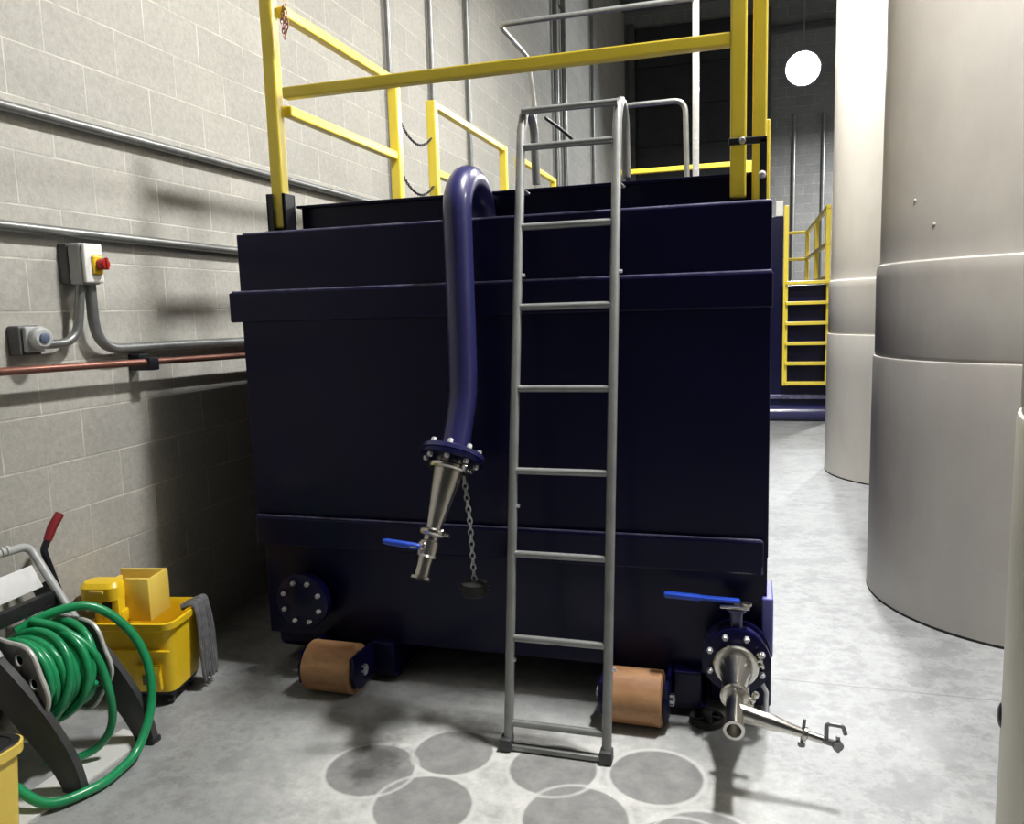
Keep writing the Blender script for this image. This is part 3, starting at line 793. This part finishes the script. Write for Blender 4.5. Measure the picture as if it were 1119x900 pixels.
panel('yellow railing around the deck of the distant navy tank',
      [(.952, FY + .08, 1.702, 2.66), (.952, 12.4, 1.702, 2.66), (.952, 14.3, 1.702, 2.66), (.47, 14.4, 1.702, 2.66)],
      [((.952, FY + .04, 2.64), (.952, 14.3, 2.64)), ((.952, FY + .04, 2.20), (.952, 14.3, 2.20)), ((.952, FY + .04, 1.78), (.952, 14.3, 1.78)),
       ((.46, 14.4, 2.64), (.952, 14.4, 2.64)), ((.46, 14.4, 2.20), (.952, 14.4, 2.20))], (.7, 12.5, 1.70), .06, .05, 'railings on the distant tank')

# ------------------------------------------------------------------ hose reel with green hose
C1 = V((-2.268, 1.845, .338)); C2 = V((-2.255, 2.090, .325))
axr = (C2 - C1).normalized()
reel = thing('hose_reel', 'grey and black hose reel stand on the floor by the wall', 'hose reel', (-2.26, 2.02, 0))
def disc(c, n, R):
    n = V(n); a, b = frame_of(n); bm = B()
    N = 96
    def rad(t): return R * (1 + .045 * math.cos(6 * t + .6))
    out = [[bm.verts.new(V(c) + n * d + (a * math.cos(2 * PI * k / N) + b * math.sin(2 * PI * k / N)) * rad(2 * PI * k / N) * s) for k in range(N)] for d, s in ((-.004, .40), (-.004, .96), (.004, .96), (.004, .40))]
    for i in range(4):
        r0, r1 = out[i], out[(i + 1) % 4]
        for k in range(N): bm.faces.new((r0[k], r0[(k + 1) % N], r1[(k + 1) % N], r1[k]))
    lathe(bm, [(-.006, .03), (-.006, R * .42), (.006, R * .42), (.006, .03)], c, n, 48)
    ring = [V(c) + (a * math.cos(2 * PI * k / N) + b * math.sin(2 * PI * k / N)) * rad(2 * PI * k / N) * .97 for k in range(N)]
    rim = tube(B(), ring, .0075, 8, closed=True)
    hol = []
    for k in range(8):
        t = 2 * PI * k / 8 + .28
        hol.append(V(c) + (a * math.cos(t) + b * math.sin(t)) * R * .70)
    return bm, rim, hol
for c in (C1, C2):
    bm, rim, hol = disc(c, axr, .170)
    d = obj('side_disc', bm, M['reelgrey'], reel)
    cut = B()
    for p in hol: lathe(cut, [(-.02, .019), (.02, .019)], p, axr, 20)
    co_ = obj('cutter', cut, None); md = d.modifiers.new('holes', 'BOOLEAN'); md.object = co_; md.operation = 'DIFFERENCE'; md.solver = 'EXACT'
    dg = bpy.context.evaluated_depsgraph_get(); dg.update()
    me = bpy.data.meshes.new_from_object(d.evaluated_get(dg)); d.modifiers.clear(); d.data = me
    bpy.data.objects.remove(co_)
    obj('rim', rim, M['reelrim'], d, label='pale rolled rim')
    for p in hol:
        n_ = axr; u_, w_ = frame_of(n_)
        obj('hole_ring', tube(B(), [p + (u_ * math.cos(2 * PI * q / 20) + w_ * math.sin(2 * PI * q / 20)) * .020 for q in range(20)], .0045, 6, closed=True), M['reelrim'], d)
obj('drum', lathe(B(), [(.0, .066), ((C2 - C1).length, .066)], C1, axr, 32), M['black'], reel)
obj('axle', tube(B(), [C1 - axr * .05, C2 + axr * .05], .014, 12), M['blackmetal'], reel)
for (c, s) in ((C1, -1), (C2, 1)):
    y = c.y + .035 * s
    P_ = spline([(-2.052, y + .055, .006), (-2.085, y + .045, .11), (-2.140, y + .02, .235), (-2.225, y, .36), (-2.32, y, .46), (-2.40, y, .58)], 6)
    W_ = [.072 + .055 * math.sin(PI * i / (len(P_) - 1)) for i in range(len(P_))]
    leg = ribbon(B(), P_, W_, .030)
    obj('leg', leg, M['darkgrey'], reel)
    obj('foot', box(B(), -2.095, -2.015, y + .035, y + .080, 0, .022, .005), M['black'], reel)
    P_ = spline([(-2.24, y, .40), (-2.34, y, .25), (-2.41, y, .12), (-2.455, y, .01)], 6)
    obj('leg', ribbon(B(), P_, [.07] * len(P_), .03), M['black'], reel)
h = tube(B(), fillet([(-2.25, 2.120, .45), (-2.425, 2.110, .728), (-2.41, 1.80, .735), (-2.25, 1.81, .46)], .04), .0145, 14)
obj('handle', h, M['handle'], reel, label='light grey tubular handle')
grip = B()
for k in range(9): lathe(grip, [(0, .018), (.013, .018)], (-2.417, 1.86 + k * .019, .736), (0, 1, 0), 12)
obj('grip', grip, M['reelrim'], reel)
lp = B(); bar(lp, (-2.372, 2.085, .628), (-2.352, 1.82, .628), .006, .085, .002, V((-.45, 0, .9)))
obj('label_plate', lp, M['label'], reel, label='white label plate')
obj('brace', bar(B(), (-2.335, 2.11, .545), (-2.325, 1.82, .545), .03, .05, .004), M['black'], reel)
bs = B()
v = [(-2.205, 1.68), (-2.075, 1.68), (-2.062, 1.86), (-2.062, 2.20), (-2.20, 2.22)]
bot = [bs.verts.new((x, y, .001)) for x, y in v]; top = [bs.verts.new((x, y, .010)) for x, y in v]
bs.faces.new(bot[::-1]); bs.faces.new(top)
for i in range(5): bs.faces.new((bot[i], bot[(i + 1) % 5], top[(i + 1) % 5], top[i]))
obj('base_board', bs, M['board'], reel, False, label='white base board between the legs')

# hose wound on the drum + loose loops
a_, b_ = frame_of(axr)
Lr = (C2 - C1).length
hp_ = []; r_h = .0135
layers = [(.094, 1), (.118, -1), (.142, 1)]
turns = 7
s0, s1 = .040, Lr - .040
for (R, dr_) in layers:
    for k in range(turns * 20):
        f = k / (turns * 20); f = f if dr_ > 0 else 1 - f
        t = 2 * PI * k / 20
        wob = .004 * math.sin(t * 3.1 + R * 300) + .006 * math.sin(k * .21 + R * 90)
        hp_.append(C1 + axr * (s0 + (s1 - s0) * f + .010 * math.sin(t + R * 200)) + (a_ * math.cos(t) + b_ * math.sin(t)) * (R + wob))
hose = thing('garden_hose', 'green rubber hose wound on the reel with loose loops on the floor', 'hose', (-2.26, 2.02, 0))
obj('coil', tube(B(), hp_, r_h, 10), M['green'], hose)
loose = []
for (off, R0, ph, tl) in ((.07, .158, .4, .9), (.12, .161, 1.1, .8), (.17, .158, .2, 1.2)):
    pts = []
    for k in range(40):
        t = 2 * PI * k / 40
        pts.append(C1 + axr * (off + .040 * math.sin(t + ph)) + (a_ * math.cos(t) + b_ * math.sin(t)) * (R0 + .006 * math.sin(2 * t + ph)))
    obj('loose_turn', tube(B(), pts, r_h, 10, closed=True), M['green'], hose)
lo = spline([(-2.335, 1.95, .485), (-2.27, 2.03, .522), (-2.19, 2.12, .520), (-2.105, 2.18, .43), (-2.045, 2.20, .30), (-2.015, 2.17, .155), (-2.00, 2.08, .045),
             (-1.992, 1.98, .020), (-1.996, 1.88, .020), (-2.06, 1.762, .030), (-2.18, 1.745, .085), (-2.28, 1.745, .13)], 8)
obj('loose_loop', tube(B(), lo, .0155, 12), M['green'], hose)
lo2 = spline([(-2.30, 1.98, .512), (-2.20, 2.00, .485), (-2.105, 2.03, .40), (-2.065, 2.04, .27), (-2.075, 2.05, .14), (-2.12, 2.03, .06), (-2.19, 1.98, .030), (-2.27, 1.95, .03)], 8)
obj('loose_loop', tube(B(), lo2, .0135, 12), M['green'], hose)

# ------------------------------------------------------------------ yellow mop bucket
mb = thing('mop_bucket', 'yellow wheeled mop bucket with wringer against the block wall', 'bucket', (-2.28, 2.5, 0))
RZ = math.radians(11); bc = V((-2.290, 2.50, 0))
MR = Matrix.Translation(bc) @ Matrix.Rotation(RZ, 4, 'Z')
def rrect(hx, hy, r, n=6):
    out = []
    for (cx, cy, a0) in ((hx - r, hy - r, 0), (-hx + r, hy - r, PI / 2), (-hx + r, -hy + r, PI), (hx - r, -hy + r, 1.5 * PI)):
        for k in range(n + 1): out.append((cx + r * math.cos(a0 + PI / 2 * k / n), cy + r * math.sin(a0 + PI / 2 * k / n)))
    return out
def shellmesh(levels, mat4, capb=True):
    bm = B(); rings = []
    for (hx, hy, r, z, ox, oy) in levels:
        rings.append([bm.verts.new(mat4 @ V((x + ox, y + oy, z))) for x, y in rrect(hx, hy, r)])
    for r0, r1 in zip(rings, rings[1:]):
        for k in range(len(r0)): bm.faces.new((r0[k], r0[(k + 1) % len(r0)], r1[(k + 1) % len(r1)], r1[k]))
    if capb: bm.faces.new(rings[0][::-1]); bm.faces.new(rings[-1])
    return bm
bk = shellmesh([(.125, .100, .03, .055, 0, 0), (.140, .112, .035, .062, 0, 0), (.150, .122, .04, .20, 0, 0), (.158, .132, .045, .315, 0, 0), (.172, .146, .05, .325, 0, 0), (.174, .148, .05, .350, 0, 0), (.164, .138, .045, .352, 0, 0),
                (.152, .126, .04, .33, 0, 0), (.135, .108, .035, .12, 0, 0)], MR)
obj('bucket', bk, M['yplast'], mb)
sg = box(B(), .005, .105, -.130, -.110, .085, .190, .006, 2, MR @ Matrix.Rotation(math.radians(4), 4, 'X'))
sgo = obj('sign_panel', sg, M['yplast'], mb)
em = box(B(), .034, .076, -.134, -.126, .112, .156, .0035, 2, MR @ Matrix.Rotation(math.radians(4), 4, 'X'))
box(em, .046, .064, -.134, -.126, .097, .106, .002, 2, MR @ Matrix.Rotation(math.radians(4), 4, 'X'))
obj('emblem', em, M['ydark'], sgo, label='small dark round symbol')
rbz = box(B(), -.145, .15, -.142, -.128, .232, .242, .004, 2, MR); obj('moulded_rib', rbz, M['yplast'], mb)
for (x, y) in ((.105, -.07), (-.105, -.07), (.105, .08), (-.105, .08)):
    p = MR @ V((x, y, .03)); cst = B()
    lathe(cst, [(-.012, .018), (-.010, .022), (.010, .022), (.012, .018)], (p.x, p.y, .022), MR.to_3x3() @ V((1, .3, 0)), 24)
    box(cst, p.x - .018, p.x + .018, p.y - .018, p.y + .018, .035, .060, .004)
    obj('caster', cst, M['black'], mb)
obj('bumper', shellmesh([(.120, .095, .03, .050, 0, 0), (.137, .110, .035, .052, 0, 0), (.137, .110, .035, .064, 0, 0), (.120, .095, .03, .066, 0, 0)], MR), M['blackmetal'], mb)
# wringer
wr = B()
box(wr, -.060, .040, -.055, -.040, .325, .500, .005, 2, MR @ Matrix.Translation((0, 0, 0)) )
box(wr, .028, .040, -.050, .090, .325, .495, .005, 2, MR)
box(wr, -.16, .040, .080, .095, .325, .495, .005, 2, MR)
box(wr, -.165, -.15, -.05, .095, .325, .47, .005, 2, MR)
obj('wringer', wr, M['ypale'], mb)
wb = B()
box(wb, -.165, -.050, -.100, -.045, .335, .385, .006, 2, MR); box(wb, -.085, -.055, -.110, -.06, .28, .44, .006, 2, MR); box(wb, -.155, -.125, -.11, -.06, .30, .44, .006, 2, MR)
obj('wringer_frame', wb, M['yplast'], mb)
wh = shellmesh([(.065, .032, .028, .425, -.132, -.080), (.078, .045, .038, .433, -.132, -.080), (.080, .048, .04, .483, -.132, -.080), (.070, .04, .035, .500, -.132, -.075), (.045, .02, .018, .505, -.132, -.070)], MR)
obj('wringer_head', wh, M['yplast'], mb)
ws = box(B(), -.160, -.10, -.133, -.123, .463, .478, .004, 2, MR); obj('hand_slot', ws, M['ypale'], mb)
wg = B()
lathe(wg, [(0, .022), (.09, .022)], MR @ V((-.17, -.085, .405)), MR.to_3x3() @ V((1, 0, 0)), 16); box(wg, -.18, -.06, -.10, -.05, .38, .41, .006, 2, MR)
obj('wringer_gear', wg, M['blackmetal'], mb)
# lever
lv = [(-2.462, 2.385, .41), (-2.425, 2.235, .45), (-2.405, 2.150, .70), (-2.400, 2.170, .735)]
obj('lever', tube(B(), fillet(lv, .03), .012, 12), M['blackmetal'], mb, label='black wringer lever')
obj('lever_grip', tube(B(), [(-2.401, 2.168, .730), (-2.396, 2.19, .775), (-2.390, 2.222, .815)], [.0145, .0165, .0155], 12), M['redgrip'], mb, label='dark red lever grip')
mp = B()
for k in range(26):
    f = k / 25; random.random()
    y = .02 + .10 * f
    q_ = random.random
    p = [MR @ V(c) for c in ((.13 - .02 * q_(), y * .9, .345 + .010 * q_()), (.170, y, .364 + .006 * q_()), (.184 + .006 * q_(), y * 1.0, .33), (.188 + .010 * q_(), y * 1.05 + .008 * q_(), .22), (.190 + .016 * q_(), y * 1.08, .07 - .03 * q_()))]
    tube(mp, spline(p, 5), .0058, 6)
tag(obj('string_mop', mp, M['mop']), 'grey stringy mop head hanging over the yellow bucket rim', 'mop')

# yellow pail at lower left corner
PM = Matrix.Translation((-2.115, 1.52, 0))
pl = shellmesh([(.10, .10, .04, .0, 0, 0), (.112, .112, .045, .006, 0, 0), (.128, .128, .05, .285, 0, 0), (.140, .140, .055, .290, 0, 0), (.142, .142, .055, .318, 0, 0), (.132, .132, .05, .320, 0, 0), (.122, .122, .045, .30, 0, 0), (.108, .108, .04, .03, 0, 0)], PM)
po = thing('yellow_pail', 'yellow plastic pail with dark rim in the lower left corner', 'pail', (-2.115, 1.52, 0))
obj('body', pl, M['ypale'], po)
obj('liner', shellmesh([(.127, .127, .048, .3185, 0, 0), (.136, .136, .052, .322, 0, 0), (.132, .132, .05, .325, 0, 0), (.118, .118, .045, .322, 0, 0), (.110, .110, .04, .22, 0, 0)], PM), M['black'], po, label='black liner rim')

# black hose cap on the floor by the right roller
cx, cy = -.128, 2.775
kc = thing('camlock_plug', 'black round hose cap lying on the floor beside the right roller', 'cap', (cx, cy, 0))
obj('cap_ring', lathe(B(), [(0, .055), (.004, .062), (.022, .062), (.026, .056), (.024, .045), (.010, .040)], (cx, cy, 0), (0, 0, 1), 32), M['rubber'], kc)
hubm = lathe(B(), [(.008, .020), (.048, .016), (.054, .008)], (cx, cy, 0), (0, 0, 1), 20)
for k in range(5):
    t = 2 * PI * k / 5; bar(hubm, (cx, cy, .024), (cx + .046 * math.cos(t), cy + .046 * math.sin(t), .020), .012, .010, .002)
obj('spoked_hub', hubm, M['darkgrey'], kc)

# ------------------------------------------------------------------ camera
cam = bpy.data.cameras.new('camera'); cam.sensor_fit = 'HORIZONTAL'; cam.sensor_width = 36
cam.lens = 865.0 / 1119 * 36; cam.clip_end = 100
co = bpy.data.objects.new('camera', cam); COL.objects.link(co)
yaw, pitch, roll = .29031377, -.12823749, -.030005087
right = V((math.cos(yaw), math.sin(yaw), 0)); fwd = V((-math.sin(yaw) * math.cos(pitch), math.cos(yaw) * math.cos(pitch), math.sin(pitch))); up = right.cross(fwd)
r2 = right * math.cos(roll) + up * math.sin(roll); u2 = -right * math.sin(roll) + up * math.cos(roll)
mw = Matrix((r2, u2, -fwd)).transposed().to_4x4(); mw.translation = (0, 0, 1.5)
co.matrix_world = mw
scene.camera = co

w = bpy.data.worlds.new('world'); scene.world = w; w.use_nodes = True
w.node_tree.nodes['Background'].inputs[0].default_value = (.6, .65, .7, 1); w.node_tree.nodes['Background'].inputs[1].default_value = .2
vs = scene.view_settings
vs.view_transform = 'Standard'; vs.look = 'None'; vs.gamma = 1; vs.use_curve_mapping = False
vs.exposure = 0.0
